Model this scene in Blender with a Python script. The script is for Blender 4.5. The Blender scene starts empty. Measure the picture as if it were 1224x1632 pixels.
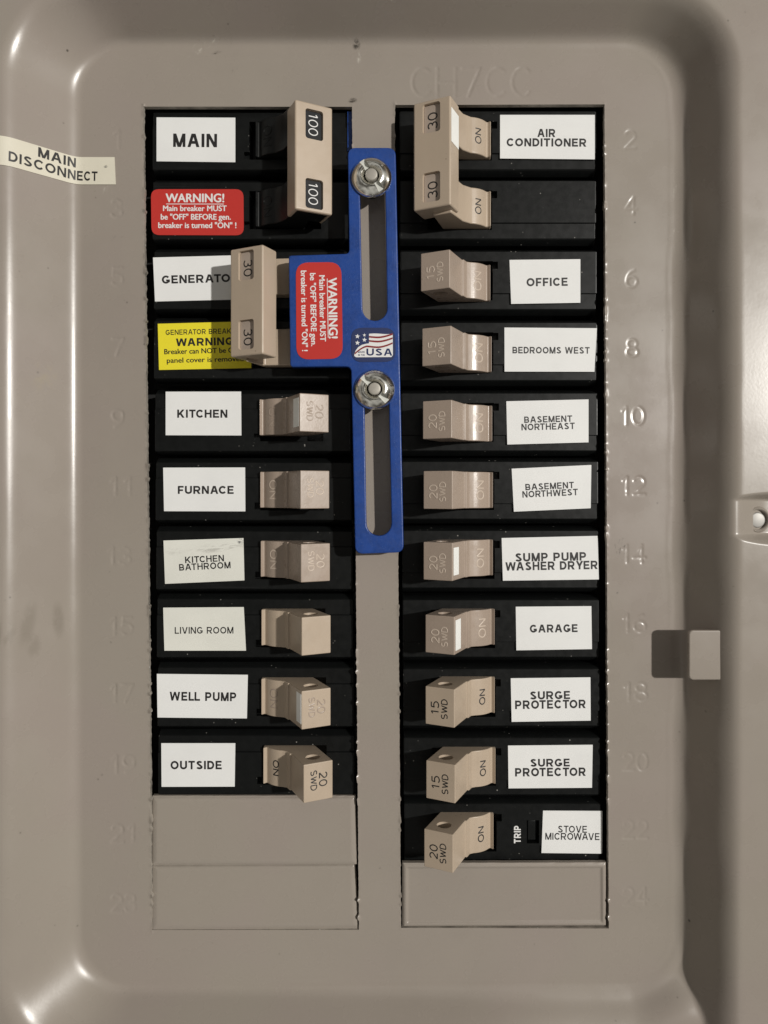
import bpy, bmesh, math, random
import numpy as np
from mathutils import Vector, Matrix
random.seed(7); np.random.seed(7)
sc = bpy.context.scene
COL = sc.collection
# ------------------------------------------------------------------ camera, world, lamp
D = 205.0                      # mm from lens to the inner plate
K = 1632 / 280.0               # photo pixels per mm on the inner plate
FX, FY = 604.0, 784.0          # photo pixel the lens looks at squarely
HB = -2.0                      # breaker faces sit this far behind the inner plate
MM = 0.001
BASIS = Matrix.Rotation(math.pi / 2, 4, 'X') @ Matrix.Scale(MM, 4)   # (x, y up, h out of panel) mm -> world

cd = bpy.data.cameras.new('camera'); cam = bpy.data.objects.new('camera', cd); COL.objects.link(cam)
cam.location = ((FX - 612) / K * MM, -D * MM, (816 - FY) / K * MM); cam.rotation_euler = (math.pi / 2, 0, 0)
cd.sensor_fit = 'VERTICAL'; cd.sensor_height = 24; cd.lens = 24 * D / 280.0
cd.shift_x = (612 - FX) / 1632; cd.shift_y = -(816 - FY) / 1632
cd.clip_start = 0.005; cd.clip_end = 50
sc.camera = cam

w = bpy.data.worlds.new('World'); sc.world = w; w.use_nodes = True
nt = w.node_tree; nt.nodes.clear()
out = nt.nodes.new('ShaderNodeOutputWorld'); bg = nt.nodes.new('ShaderNodeBackground')
tc = nt.nodes.new('ShaderNodeTexCoord'); noi = nt.nodes.new('ShaderNodeTexNoise'); rmp = nt.nodes.new('ShaderNodeValToRGB')
noi.inputs['Scale'].default_value = 1.9; noi.inputs['Detail'].default_value = 2
rmp.color_ramp.elements[0].position = 0.44; rmp.color_ramp.elements[0].color = (0.22, 0.20, 0.17, 1)
rmp.color_ramp.elements[1].position = 0.60; rmp.color_ramp.elements[1].color = (1.9, 1.82, 1.68, 1)
nt.links.new(tc.outputs['Generated'], noi.inputs['Vector']); nt.links.new(noi.outputs['Fac'], rmp.inputs['Fac'])
nt.links.new(rmp.outputs['Color'], bg.inputs['Color']); nt.links.new(bg.outputs[0], out.inputs[0])
bg.inputs['Strength'].default_value = 0.245

ld = bpy.data.lights.new('lamp', 'POINT'); lamp = bpy.data.objects.new('lamp', ld); COL.objects.link(lamp)
ld.energy = 345; ld.shadow_soft_size = 0.045; ld.color = (1.0, 0.965, 0.91)
lamp.location = (1.83, -2.5, 0.45)

vs = sc.view_settings
vs.view_transform = 'Standard'; vs.look = 'None'; vs.gamma = 1; vs.exposure = 0
try: vs.use_curve_mapping = False
except Exception: pass
sc.render.film_transparent = False

# ------------------------------------------------------------------ helpers
def mm(px, py, h=0.0):
    f = (D - h) / D
    return Vector(((FX - 612 + (px - FX) * f) / K, (816 - FY - (py - FY) * f) / K, h))
def tx(px, h): return FX + (px - FX) * (D - h) / D
def ty(py, h): return FY + (py - FY) * (D - h) / D

def kshear(x): return 0.0109 + (x - 235) / (966 - 235) * (0.0053 - 0.0109)
def warp(x, y): return x + kshear(x) * (y - 816)

def link(o, parent=None):
    COL.objects.link(o)
    if parent is not None: o.parent = parent
    return o

def empty(name, loc, label, cat, group=None):
    o = bpy.data.objects.new(name, None); o.empty_display_size = 0.005
    o.location = BASIS @ Vector(loc); o['label'] = label; o['category'] = cat; o['kind'] = 'thing'
    if group: o['group'] = group
    COL.objects.link(o); return o

def finish(me, mat, angle=35):
    me.materials.clear(); me.materials.append(mat)
    if len(me.polygons):
        me.polygons.foreach_set('use_smooth', [True] * len(me.polygons))
        me.set_sharp_from_angle(angle=math.radians(angle))
    me.update(); return me

def bm_mesh(name, bm, mat, angle=35):
    bmesh.ops.recalc_face_normals(bm, faces=bm.faces)
    bm.transform(BASIS)
    me = bpy.data.meshes.new(name); bm.to_mesh(me); bm.free()
    return finish(me, mat, angle)

def put(name, me, parent=None, loc=(0, 0, 0), flip=False):
    o = bpy.data.objects.new(name, me); o.location = BASIS @ Vector(loc)
    if flip: o.rotation_euler = (0, math.pi, 0)
    link(o, parent)
    if me.name.split('.')[0] in ('handle', 'handle_bar', 'rocker', 'tab', 'plate', 'body', 'test_button'):
        wn = o.modifiers.new('weighted', 'WEIGHTED_NORMAL'); wn.keep_sharp = True; wn.weight = 80
    return o

def prism(bm, poly, v0, v1, axis='v'):
    """poly in (u,h), extruded along v (the panel's vertical)"""
    a = [bm.verts.new((u, v0, h)) for u, h in poly]; b = [bm.verts.new((u, v1, h)) for u, h in poly]
    n = len(poly); fs = [bm.faces.new(a), bm.faces.new(b[::-1])]
    for i in range(n):
        j = (i + 1) % n; fs.append(bm.faces.new((a[j], a[i], b[i], b[j])))
    return fs

def slab(bm, pts, h0, h1):
    """pts in (x,y), h0 bottom, h1 top"""
    a = [bm.verts.new((x, y, h0)) for x, y in pts]; b = [bm.verts.new((x, y, h1)) for x, y in pts]
    n = len(pts); bm.faces.new(a[::-1]); bm.faces.new(b)
    for i in range(n):
        j = (i + 1) % n; bm.faces.new((a[i], a[j], b[j], b[i]))

def bevel_sharp(bm, off, seg=3, ang=35):
    bmesh.ops.recalc_face_normals(bm, faces=bm.faces)
    es = [e for e in bm.edges if len(e.link_faces) == 2 and e.calc_face_angle(0) > math.radians(ang)]
    bmesh.ops.bevel(bm, geom=es, offset=off, segments=seg, profile=0.5, affect='EDGES', clamp_overlap=True)

def boolean(bm, cutters):
    """difference of bm with each cutter bmesh; returns a new bmesh"""
    bmesh.ops.recalc_face_normals(bm, faces=bm.faces)
    me = bpy.data.meshes.new('tmp'); bm.to_mesh(me); bm.free()
    o = bpy.data.objects.new('tmp', me); COL.objects.link(o); cs = []
    for c in cutters:
        bmesh.ops.recalc_face_normals(c, faces=c.faces)
        cm = bpy.data.meshes.new('tmpc'); c.to_mesh(cm); c.free()
        co = bpy.data.objects.new('tmpc', cm); COL.objects.link(co); cs.append(co)
        m = o.modifiers.new('b', 'BOOLEAN'); m.object = co; m.operation = 'DIFFERENCE'; m.solver = 'EXACT'
    dg = bpy.context.evaluated_depsgraph_get(); dg.update()
    ev = bpy.data.meshes.new_from_object(o.evaluated_get(dg), depsgraph=dg)
    r = bmesh.new(); r.from_mesh(ev); bpy.data.meshes.remove(ev)
    for x in [o] + cs:
        d = x.data; bpy.data.objects.remove(x); bpy.data.meshes.remove(d)
    return r

def boxbm(x0, x1, y0, y1, z0, z1):
    b = bmesh.new(); slab(b, [(x0, y0), (x1, y0), (x1, y1), (x0, y1)], z0, z1); return b

def rrect(x0, y0, x1, y1, r, n=6):
    p = []
    for cx, cy, a in ((x1 - r, y1 - r, 0), (x0 + r, y1 - r, 90), (x0 + r, y0 + r, 180), (x1 - r, y0 + r, 270)):
        for i in range(n + 1):
            t = math.radians(a + 90 * i / n); p.append((cx + r * math.cos(t), cy + r * math.sin(t)))
    return p

# ------------------------------------------------------------------ materials
def mat(name, base, rough=0.5, metal=0.0, spec=0.5, var=0.0, vscale=60, bump=0.0, bscale=900, rvar=0.0, speck=None, scratch=0.0, smudges=(), coat=0.0):
    m = bpy.data.materials.new(name); m.use_nodes = True
    t = m.node_tree; N = t.nodes; L = t.links; b = N['Principled BSDF']
    b.inputs['Base Color'].default_value = (*base, 1); b.inputs['Roughness'].default_value = rough
    b.inputs['Metallic'].default_value = metal; b.inputs['Specular IOR Level'].default_value = spec
    if coat: b.inputs['Coat Weight'].default_value = coat; b.inputs['Coat Roughness'].default_value = 0.12
    geo = N.new('ShaderNodeNewGeometry'); pos = geo.outputs['Position']
    def noise(scale, detail=3, vec=pos, rough_=0.55):
        n = N.new('ShaderNodeTexNoise'); n.inputs['Scale'].default_value = scale; n.inputs['Detail'].default_value = detail
        n.inputs['Roughness'].default_value = rough_; L.new(vec, n.inputs['Vector']); return n.outputs['Fac']
    def mrange(v, a, b_, c, d):
        r = N.new('ShaderNodeMapRange'); L.new(v, r.inputs['Value'])
        for k, x in zip(('From Min', 'From Max', 'To Min', 'To Max'), (a, b_, c, d)): r.inputs[k].default_value = x
        r.interpolation_type = 'SMOOTHSTEP'; return r.outputs['Result']
    def mul(a, b_):
        x = N.new('ShaderNodeMath'); x.operation = 'MULTIPLY'; L.new(a, x.inputs[0])
        if isinstance(b_, float): x.inputs[1].default_value = b_
        else: L.new(b_, x.inputs[1])
        return x.outputs[0]
    colour = None
    def mix(fac, c):
        nonlocal colour
        x = N.new('ShaderNodeMix'); x.data_type = 'RGBA'; L.new(fac, x.inputs['Factor'])
        if colour is None: x.inputs['A'].default_value = (*base, 1)
        else: L.new(colour, x.inputs['A'])
        x.inputs['B'].default_value = (*c, 1); colour = x.outputs['Result']
    if var:
        f = mrange(noise(vscale, 5), 0.3, 0.7, 0, 1); mix(f, tuple(c * (1 - var) for c in base))
        f = mrange(noise(vscale * 0.23, 3), 0.35, 0.7, 0, 1); mix(f, tuple(min(1, c * (1 + var * 0.7)) for c in base))
    if name == 'taupe_paint':
        mix(mrange(noise(9, 2), 0.42, 0.62, 0, .35), (0.304, 0.276, 0.231)); mix(mrange(noise(23, 2), 0.45, 0.65, 0, .5), (0.313, 0.266, 0.239))
    for (px, py, rx, ry, ang, strength, c, ns, lo) in smudges:
        p = BASIS @ mm(px, py); 
        mp = N.new('ShaderNodeMapping'); mp.vector_type = 'TEXTURE'; L.new(pos, mp.inputs['Vector'])
        mp.inputs['Location'].default_value = p; mp.inputs['Rotation'].default_value = (0, math.radians(ang), 0)
        mp.inputs['Scale'].default_value = (rx / K * MM, 0.05, ry / K * MM)
        ln = N.new('ShaderNodeVectorMath'); ln.operation = 'LENGTH'; L.new(mp.outputs[0], ln.inputs[0])
        s = mrange(ln.outputs['Value'], 1.0, 0.35, 0.0, 1.0)
        n = mrange(noise(ns, 4, vec=mp.outputs[0], rough_=0.7), lo, lo + 0.16, 0, strength)
        mix(mul(s, n), c)
    if speck:
        c, sc_, amount = speck
        vo = N.new('ShaderNodeTexVoronoi'); vo.inputs['Scale'].default_value = sc_; vo.inputs['Randomness'].default_value = 1
        L.new(pos, vo.inputs['Vector'])
        s = mrange(vo.outputs['Distance'], 0.16, 0.05, 0, 1)
        g = mrange(noise(160, 4), 0.62 - amount, 0.72 - amount, 0, 1)
        mix(mul(s, g), c)
    if scratch:
        mp = N.new('ShaderNodeMapping'); L.new(pos, mp.inputs['Vector']); mp.inputs['Scale'].default_value = (40, 300, 2600)
        mp.inputs['Rotation'].default_value = (0, 0.07, 0)
        s = mrange(noise(1.0, 2, vec=mp.outputs[0]), 0.70, 0.76, 0, scratch)
        mix(s, tuple(min(1, c * 4 + 0.05) for c in base))
    if colour is not None: L.new(colour, b.inputs['Base Color'])
    if rvar:
        L.new(mrange(noise(vscale * 1.7, 4), 0.3, 0.7, max(0.03, rough - rvar), rough + rvar), b.inputs['Roughness'])
    if bump:
        bp = N.new('ShaderNodeBump'); bp.inputs['Strength'].default_value = 1.0; bp.inputs['Distance'].default_value = bump * MM
        L.new(noise(bscale, 3), bp.inputs['Height']); L.new(bp.outputs[0], b.inputs['Normal'])
    return m

DK = (0.05, 0.043, 0.035); LT = (0.55, 0.52, 0.46)
SM = [(31, 1012, 8, 50, 9, .6, (0.20, 0.172, 0.140), 1.0, .30), (68, 985, 11, 46, 8, .5, (0.21, 0.182, 0.148), 1.0, .34), (101, 985, 9, 36, -3, .5, (0.205, 0.178, 0.146), 1.0, .33), (74, 1020, 10, 24, 0, .4, (0.21, 0.182, 0.15), 1.2, .36), (48, 1000, 10, 26, 12, .5, (0.22, 0.19, 0.156), 1.4, .40),
      (568, 72, 8, 9, 0, .95, DK, 1.3, .40), (562, 160, 9, 5, -10, .9, DK, 1.3, .38), (572, 92, 4, 12, 0, .7, LT, 1.5, .45),
      (322, 76, 40, 12, -22, .8, LT, 3.0, .55), (345, 84, 10, 3, -12, .8, DK, 1.5, .45), (989, 872, 14, 22, 0, .85, DK, 4.0, .52),
      (1068, 372, 12, 42, 0, .7, LT, 3.5, .58), (1074, 300, 5, 26, 0, .5, LT, 3.0, .50), (372, 110, 10, 10, 0, .5, DK, 2.5, .55),
      (168, 298, 6, 14, 10, .5, LT, 2.0, .5), (575, 10, 4, 5, 0, .8, DK, 1, .35), (85, 605, 20, 30, 0, .25, (.36, .31, .2), 1.2, .45), (186, 375, 16, 22, 30, .35, DK, 3, .56)]
M = {}
M['paint'] = mat('taupe_paint', (0.304, 0.267, 0.231), 0.28, var=0.06, vscale=45, bump=0.007, bscale=1300, rvar=0.05, speck=((0.08, 0.07, 0.06), 330, 0.02), smudges=SM)
M['edge'] = mat('chipped_edge', (0.34, 0.31, 0.27), 0.3, var=0.5, vscale=420, bump=0.12, bscale=900, speck=((0.8, 0.79, 0.75), 420, 0.16))
M['black'] = mat('black_plastic', (0.0056, 0.0062, 0.0062), 0.36, spec=0.26, var=0.12, vscale=300, bump=0.006, bscale=2500, rvar=0.04, speck=((0.26, 0.25, 0.23), 640, 0.055), scratch=0.10)
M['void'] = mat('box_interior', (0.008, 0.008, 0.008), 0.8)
M['tan'] = mat('tan_plastic', (0.455, 0.368, 0.280), 0.33, var=0.06, vscale=150, bump=0.010, bscale=2200, rvar=0.05, speck=((0.2, 0.15, 0.11), 700, 0.02))
M['tan_old'] = mat('aged_tan_plastic', (0.365, 0.292, 0.236), 0.30, var=0.08, vscale=170, bump=0.012, bscale=1900, rvar=0.07, speck=((0.2, 0.15, 0.11), 600, 0.03))
M['tan_letter'] = mat('pale_raised_lettering', (0.53, 0.44, 0.36), 0.35)
M['ink'] = mat('black_ink', (0.014, 0.013, 0.013), 0.5)
M['white_ink'] = mat('white_ink', (0.75, 0.75, 0.74), 0.5)
M['label'] = mat('white_label', (0.79, 0.795, 0.785), 0.42, spec=0.35, var=0.03, vscale=150, rvar=0.08)
M['label_worn'] = mat('worn_label', (0.73, 0.73, 0.67), 0.42, spec=0.35, var=0.05, vscale=150, rvar=0.08,
    smudges=[(345, 874, 60, 9, -6, .55, (.35, .34, .31), 2.5, .46), (381, 863, 7, 6, 0, .9, (.1, .1, .1), 1.5, .45), (275, 880, 20, 8, 0, .3, (.45, .44, .4), 2, .45)])
M['yellow'] = mat('yellow_label', (0.80, 0.70, 0.035), 0.4, spec=0.35, var=0.03, vscale=120)
M['red'] = mat('red_label', (0.50, 0.035, 0.028), 0.42, spec=0.35, var=0.04, vscale=120)
M['pink_rim'] = mat('red_label_rim', (0.55, 0.22, 0.2), 0.5)
M['blue'] = mat('blue_powder_coat', (0.010, 0.050, 0.240), 0.36, var=0.16, vscale=900, bump=0.030, bscale=3600, rvar=0.06, speck=((0.11, 0.20, 0.50), 1900, 0.16), smudges=[(560, 420, 10, 60, 8, .5, (0.03, 0.08, 0.3), 2.5, .5), (628, 430, 5, 160, 0, .6, (0.05, 0.10, 0.34), 4, .5)])
M['navy'] = mat('navy_sticker', (0.022, 0.035, 0.11), 0.35)
M['flag_red'] = mat('flag_red', (0.22, 0.012, 0.015), 0.4)
M['cream'] = mat('cream_tape', (0.68, 0.645, 0.535), 0.5, spec=0.3, var=0.04, vscale=200, smudges=[(169, 266, 4, 3, 0, .9, (.1, .1, .09), 1, .4)])
M['zinc'] = mat('zinc_steel', (0.84, 0.84, 0.79), 0.19, metal=1.0, var=0.10, vscale=350, bump=0.006, bscale=700, rvar=0.05)
M['zinc_lit'] = mat('lit_slot_zinc', (0.62, 0.63, 0.585), 0.5, metal=0.25, var=0.06, vscale=500)  # paler, less metallic zinc; the slot's bright reflection is put into the colour
M['stud_face'] = mat('stud_end', (0.42, 0.395, 0.35), 0.5, metal=0.35, var=0.15, vscale=600)
M['screw'] = mat('grey_steel', (0.34, 0.33, 0.31), 0.5, metal=0.35, var=0.15, vscale=400)
M['dot'] = mat('white_dot_sticker', (0.90, 0.91, 0.88), 0.4)
M['dark_plate'] = mat('dark_rating_plate', (0.010, 0.011, 0.013), 0.5, spec=0.2)
M['grey_plate'] = mat('grey_tan_rating_plate', (0.40, 0.33, 0.275), 0.4, var=0.08, vscale=500)

# ------------------------------------------------------------------ lettering
_cache = {}
def glyph_mesh(text, bold):
    key = (text, bold)
    if key in _cache: return _cache[key]
    c = bpy.data.curves.new('t', 'FONT'); c.body = text; c.size = 1.0; c.offset = bold; c.resolution_u = 4
    c.space_character = 1.0 + bold * 2.4
    o = bpy.data.objects.new('t', c); COL.objects.link(o)
    dg = bpy.context.evaluated_depsgraph_get(); dg.update()
    me = bpy.data.meshes.new_from_object(o.evaluated_get(dg), depsgraph=dg)
    v = np.array([q.co[:2] for q in me.vertices]); f = [list(p.vertices) for p in me.polygons]
    bpy.data.objects.remove(o); bpy.data.curves.remove(c); bpy.data.meshes.remove(me)
    _cache[key] = (v, f); return v, f
CAPH = {}
def caph(bold):
    if bold not in CAPH:
        v, _ = glyph_mesh('H', bold); CAPH[bold] = v[:, 1].max() - v[:, 1].min(), v[:, 1].min()
    return CAPH[bold]

def _diag(x0, y0, x1, y1, s):
    k = s * math.hypot(x1 - x0, y1 - y0) / abs(y1 - y0)
    return [(x0 - k, y0), (x0 + k, y0), (x1 + k, y1), (x1 - k, y1)]
def _box(x0, y0, x1, y1): return [(x0, y0), (x1, y0), (x1, y1), (x0, y1)]
def _rib(pts, s, closed=False):
    n = len(pts); L_, R_ = [], []
    for i in range(n):
        if closed: a, b = pts[i - 1], pts[(i + 1) % n]
        else: a, b = pts[max(0, i - 1)], pts[min(n - 1, i + 1)]
        dx, dy = b[0] - a[0], b[1] - a[1]; l = math.hypot(dx, dy) or 1
        L_.append((pts[i][0] - dy / l * s, pts[i][1] + dx / l * s)); R_.append((pts[i][0] + dy / l * s, pts[i][1] - dx / l * s))
    m = n if closed else n - 1
    return [[L_[i], R_[i], R_[(i + 1) % n], L_[(i + 1) % n]] for i in range(m)]
def cap_glyph(c, s):
    '''upright grotesque capitals: cap height 1, half stroke s; returns (list of strokes, each a list of quads; advance)'''
    A = lambda *a: arc(*a, 18)
    bx = lambda *a: [_box(*a)]
    dg = lambda *a: [_diag(*a)]
    S2 = 2 * s; W = .86
    if c == 'A': W = .98; k = s * 1.08; return [dg(k, 0, W / 2 - s * .35, 1, s), dg(W - k, 0, W / 2 + s * .35, 1, s), bx(W * .27, .24, W * .73, .24 + S2 * .92)], W
    if c in 'BPR':
        W = .82 if c != 'R' else .88; o = [bx(0, 0, S2, 1)]; m = .46 if c == 'B' else .43
        r = (1 - m) / 2; top_r = r - s * .5
        cy = 1 - s - (1 - s - m - (0 if c == 'B' else 0)) / 2; ry = (1 - s - m) / 2; xr = W - s - (.05 if c == 'B' else .02)
        o.append(_rib([(S2 * .9, 1 - s), (xr - ry, 1 - s)] + A(xr - ry, cy, ry, ry, 90, -90) + [(S2 * .9, cy - ry)], s * .95))
        if c == 'B':
            ry2 = (m - s) / 2; cy2 = s + ry2; xr2 = W - s
            o.append(_rib([(S2 * .9, m), (xr2 - ry2, m)] + A(xr2 - ry2, cy2, ry2, ry2, 90, -90) + [(S2 * .9, s)], s * .95))
        if c == 'R': o.append(dg(W - s * 1.2, 0, W * .52, m, s * 1.02))
        return o, W
    if c == 'C': return [_rib(A(.48, .5, .48 - s, .5 - s, 38, 322), s)], .9
    if c == 'D': return [bx(0, 0, S2, 1), _rib([(S2 * .9, 1 - s), (.38, 1 - s)] + A(.38, .5, .48 - s, .5 - s, 90, -90) + [(S2 * .9, s)], s)], .86
    if c == 'E': return [bx(0, 0, S2, 1), bx(S2 * .9, 1 - S2 * .92, .74, 1), bx(S2 * .9, .5 - s * .85, .69, .5 + s * .9), bx(S2 * .9, 0, .76, S2 * .92)], .76
    if c == 'F': return [bx(0, 0, S2, 1), bx(S2 * .9, 1 - S2 * .92, .70, 1), bx(S2 * .9, .5 - s * 1.2, .63, .5 + s * .6)], .70
    if c == 'G': return [_rib(A(.48, .5, .48 - s, .5 - s, 40, 340), s), bx(.5, .5 - S2 * .95, .93, .5), bx(.93 - S2, .16, .93, .45)], .95
    if c == 'H': return [bx(0, 0, S2, 1), bx(W - S2, 0, W, 1), bx(S2 * .9, .52 - s * .9, W - S2 * .9, .52 + s * .9)], W
    if c == 'I': return [bx(0, 0, S2, 1)], S2
    if c == 'K': W = .92; return [bx(0, 0, S2, 1), dg(S2 * .8, .34, W - s * 1.5, 1, s), dg(W - s * 1.3, 0, S2 + .14, .58, s)], W
    if c == 'L': return [bx(0, 0, S2, 1), bx(S2 * .9, 0, .70, S2 * .92)], .70
    if c == 'M': W = 1.0; return [bx(0, 0, S2 * .95, 1), bx(W - S2 * .95, 0, W, 1), dg(W / 2 - s * .1, 0, s * 1.05, 1, s), dg(W / 2 + s * .1, 0, W - s * 1.05, 1, s)], W
    if c == 'N': return [bx(0, 0, S2 * .96, 1), bx(W - S2 * .96, 0, W, 1), dg(W - s * 1.1, 0, s * 1.1, 1, s * .96)], W
    if c == 'O': return [_rib(A(.5, .5, .5 - s, .5 - s, 0, 340), s, True)], 1.0
    if c == 'S':
        p = [(.70, .70)] + A(.41, .745, .29 - s * .6, .255 - s, 10, 180)[1:]
        p = A(.40, .735, .36 - s, .265 - s, 18, 215) + A(.40, .265, .40 - s, .265 - s, 40, -165)
        q = []
        for i in range(len(p)):
            w_ = p[max(0, i - 2):i + 3]; q.append((sum(a for a, b in w_) / len(w_), sum(b for a, b in w_) / len(w_))) if 2 <= i < len(p) - 2 else q.append(p[i])
        return [_rib(q, s)], .80
    if c == 'T': W = .80; return [bx(0, 1 - S2 * .92, W, 1), bx(W / 2 - s, 0, W / 2 + s, 1 - S2 * .85)], W
    if c == 'U': return [_rib([(s, 1), (s, .36)] + A(W / 2, .36, W / 2 - s, .36 - s, 180, 360) + [(W - s, .36), (W - s, 1)], s)], W
    if c == 'V': W = .92; k = s * 1.08; return [dg(W / 2 - s * .3, 0, k, 1, s), dg(W / 2 + s * .3, 0, W - k, 1, s)], W
    if c == 'W': W = 1.34; k = s * 1.05; return [dg(.34, 0, k, 1, s), dg(.34, 0, .67, 1, s * .95), dg(1.0, 0, .67, 1, s * .95), dg(1.0, 0, W - k, 1, s)], W
    if c == 'Y': W = .92; k = s * 1.15; return [dg(W / 2, .40, k, 1, s), dg(W / 2, .40, W - k, 1, s), bx(W / 2 - s, 0, W / 2 + s, .46)], W
    return [], .38
_gc = {}
KERN = {'WA', 'AW', 'AV', 'VA', 'AT', 'TA', 'TO', 'OT', 'AY', 'LT', 'RT', 'TC', 'KE', 'OW', 'LL', 'YE', 'AC'}
def caps_mesh(text, s):
    key = (text, s)
    if key not in _gc:
        v, f, z, x = [], [], [], 0.0
        for len_i, ch in enumerate(text):
            st, adv = cap_glyph(ch, s)
            for q, strokes in enumerate(st):
                for poly in strokes:
                    n = len(v); v += [(x + a, b) for a, b in poly]; z += [q * .002] * len(poly); f.append(list(range(n, n + len(poly))))
            nx_ = text[len_i + 1] if len_i + 1 < len(text) else ''
            x += adv + (.165 if ch != ' ' else .12) - (.11 if ch + nx_ in KERN else 0)
        _gc[key] = (np.array(v), f, np.array(z))
    return _gc[key]
def print_caps(bm, text, cx, cy, width, cap, s, h, ang=0.0, spin=0.0, place=None):
    v, f, z = caps_mesh(text, s)
    sx = width / (v[:, 0].max() - v[:, 0].min())
    x = (v[:, 0] - (v[:, 0].max() + v[:, 0].min()) / 2) * sx; y = (v[:, 1] - .5) * cap
    c, d = math.cos(ang + spin), math.sin(ang + spin)
    X = cx + c * x - d * y; Y = cy + d * x + c * y
    vs_ = []
    for a, b, e in zip(X, Y, z):
        p = Vector(place(a, b)) if place else Vector((a, b, h)); p.z += e; vs_.append(bm.verts.new(p))
    for q in f: bm.faces.new([vs_[i] for i in q])

def print_text(bm, text, cx, cy, width, cap, bold, h, ang=0.0, spin=0.0, place=None):
    """flat printed text in mm; cx,cy centre of its cap band; width of the line; ang radians"""
    if text.upper() == text and '!' not in text:
        return print_caps(bm, text, cx, cy, width, cap, bold if bold > .04 else .105, h, ang, spin, place)
    v, f = glyph_mesh(text, 0.0); H, base = caph(0.0)
    sx = width / (v[:, 0].max() - v[:, 0].min()); sy = cap / H
    x = (v[:, 0] - (v[:, 0].max() + v[:, 0].min()) / 2) * sx; y = (v[:, 1] - base) * sy - cap / 2
    c, s = math.cos(ang + spin), math.sin(ang + spin)
    e = bold * cap * .95
    for k, (ox, oy) in enumerate(((-e, 0), (e, 0), (0, e * .6), (0, -e * .6))):
        X = cx + c * (x + ox) - s * (y + oy); Y = cy + s * (x + ox) + c * (y + oy)
        vs_ = [bm.verts.new((a, b, h + k * .0015)) for a, b in zip(X, Y)]
        for q in f:
            try: bm.faces.new([vs_[i] for i in q])
            except ValueError: pass

def arc(cx, cy, rx, ry, a0, a1, n=12):
    return [(cx + rx * math.cos(math.radians(a0 + (a1 - a0) * i / n)), cy + ry * math.sin(math.radians(a0 + (a1 - a0) * i / n))) for i in range(n + 1)]
GL = {  # single-stroke letters on a 0.6 x 1 cell
 '0': [arc(.3, .5, .3, .5, 90, 450, 24)], 'O': [arc(.34, .5, .34, .5, 90, 450, 24)],
 '1': [[(.12, .8), (.33, 1), (.33, 0)]], '2': [arc(.3, .7, .28, .3, 160, -35, 12) + [(.02, 0), (.6, 0)]],
 '3': [arc(.28, .74, .26, .26, 150, -80, 12) + arc(.28, .26, .3, .27, 80, -150, 12)],
 '4': [[(.45, 0), (.45, 1), (0, .3), (.62, .3)]], '5': [[(.54, 1), (.1, 1), (.06, .56)] + arc(.27, .33, .31, .33, 130, -140, 14)],
 '6': [arc(.62, .34, .6, .66, 105, 175, 8) + arc(.31, .3, .29, .3, 175, 535, 20)], '7': [[(0, 1), (.58, 1), (.2, 0)]],
 '8': [arc(.3, .75, .25, .25, -90, 270, 18), arc(.3, .26, .3, .26, 90, 450, 18)],
 '9': [arc(.0, .66, .6, .66, -75, -5, 8) + arc(.31, .7, .29, .3, -5, 355, 20)],
 'S': [arc(.3, .75, .26, .25, 40, 270, 12) + arc(.3, .25, .28, .25, 90, -140, 12)],
 'W': [[(0, 1), (.2, 0), (.42, .9), (.64, 0), (.84, 1)]], 'D': [[(0, 0), (0, 1), (.22, 1)] + arc(.22, .5, .38, .5, 90, -90, 12) + [(0, 0)]],
 'N': [[(0, 0), (0, 1), (.58, 0), (.58, 1)]], 'C': [arc(.34, .5, .34, .5, 50, 310, 18)], 'H': [[(0, 0), (0, 1)], [(.6, 0), (.6, 1)], [(0, .5), (.6, .5)]],
}
GW = {'1': .45, 'W': .84, 'O': .68, 'C': .6}
def stroke_verts(text, width, cap, r, flat):
    """round-section strokes, centred on 0,0; returns verts (x,y,n) and faces"""
    c = bpy.data.curves.new('s', 'CURVE'); c.dimensions = '3D'; c.bevel_depth = r; c.bevel_resolution = 2; c.use_fill_caps = True
    tot = sum(GW.get(ch, .6) for ch in text) + .22 * (len(text) - 1); sx = width / tot; x0 = -width / 2
    for ch in text:
        parts = []
        for st in GL[ch]:
            cur = [st[0]]
            for k in range(1, len(st)):
                (ax, ay), (bx, by) = st[k - 1], st[k]; n_ = max(1, int(math.hypot(bx - ax, by - ay) / .15))
                cur += [(ax + (bx - ax) * q / n_, ay + (by - ay) * q / n_) for q in range(1, n_ + 1)]
                if k < len(st) - 1:
                    dx, dy = st[k + 1][0] - bx, st[k + 1][1] - by
                    cosv = ((bx - ax) * dx + (by - ay) * dy) / max(1e-6, math.hypot(bx - ax, by - ay) * math.hypot(dx, dy))
                    if cosv < .75: parts.append(cur); cur = [st[k]]
            parts.append(cur)
        for st in parts:
            s = c.splines.new('POLY'); s.points.add(len(st) - 1)
            for p, (a, b) in zip(s.points, st): p.co = (x0 + a * sx, (b - .5) * cap, 0, 1)
        x0 += (GW.get(ch, .6) + .22) * sx
    o = bpy.data.objects.new('s', c); COL.objects.link(o)
    dg = bpy.context.evaluated_depsgraph_get(); dg.update()
    me = bpy.data.meshes.new_from_object(o.evaluated_get(dg), depsgraph=dg)
    v = [(q.co.x, q.co.y, q.co.z * flat) for q in me.vertices]; f = [list(p.vertices) for p in me.polygons]
    bpy.data.objects.remove(o); bpy.data.curves.remove(c); bpy.data.meshes.remove(me)
    return v, f
def add_vf(bm, v, f, place):
    vs_ = [bm.verts.new(place(*p)) for p in v]
    for q in f:
        try: bm.faces.new([vs_[i] for i in q])
        except ValueError: pass

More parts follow.
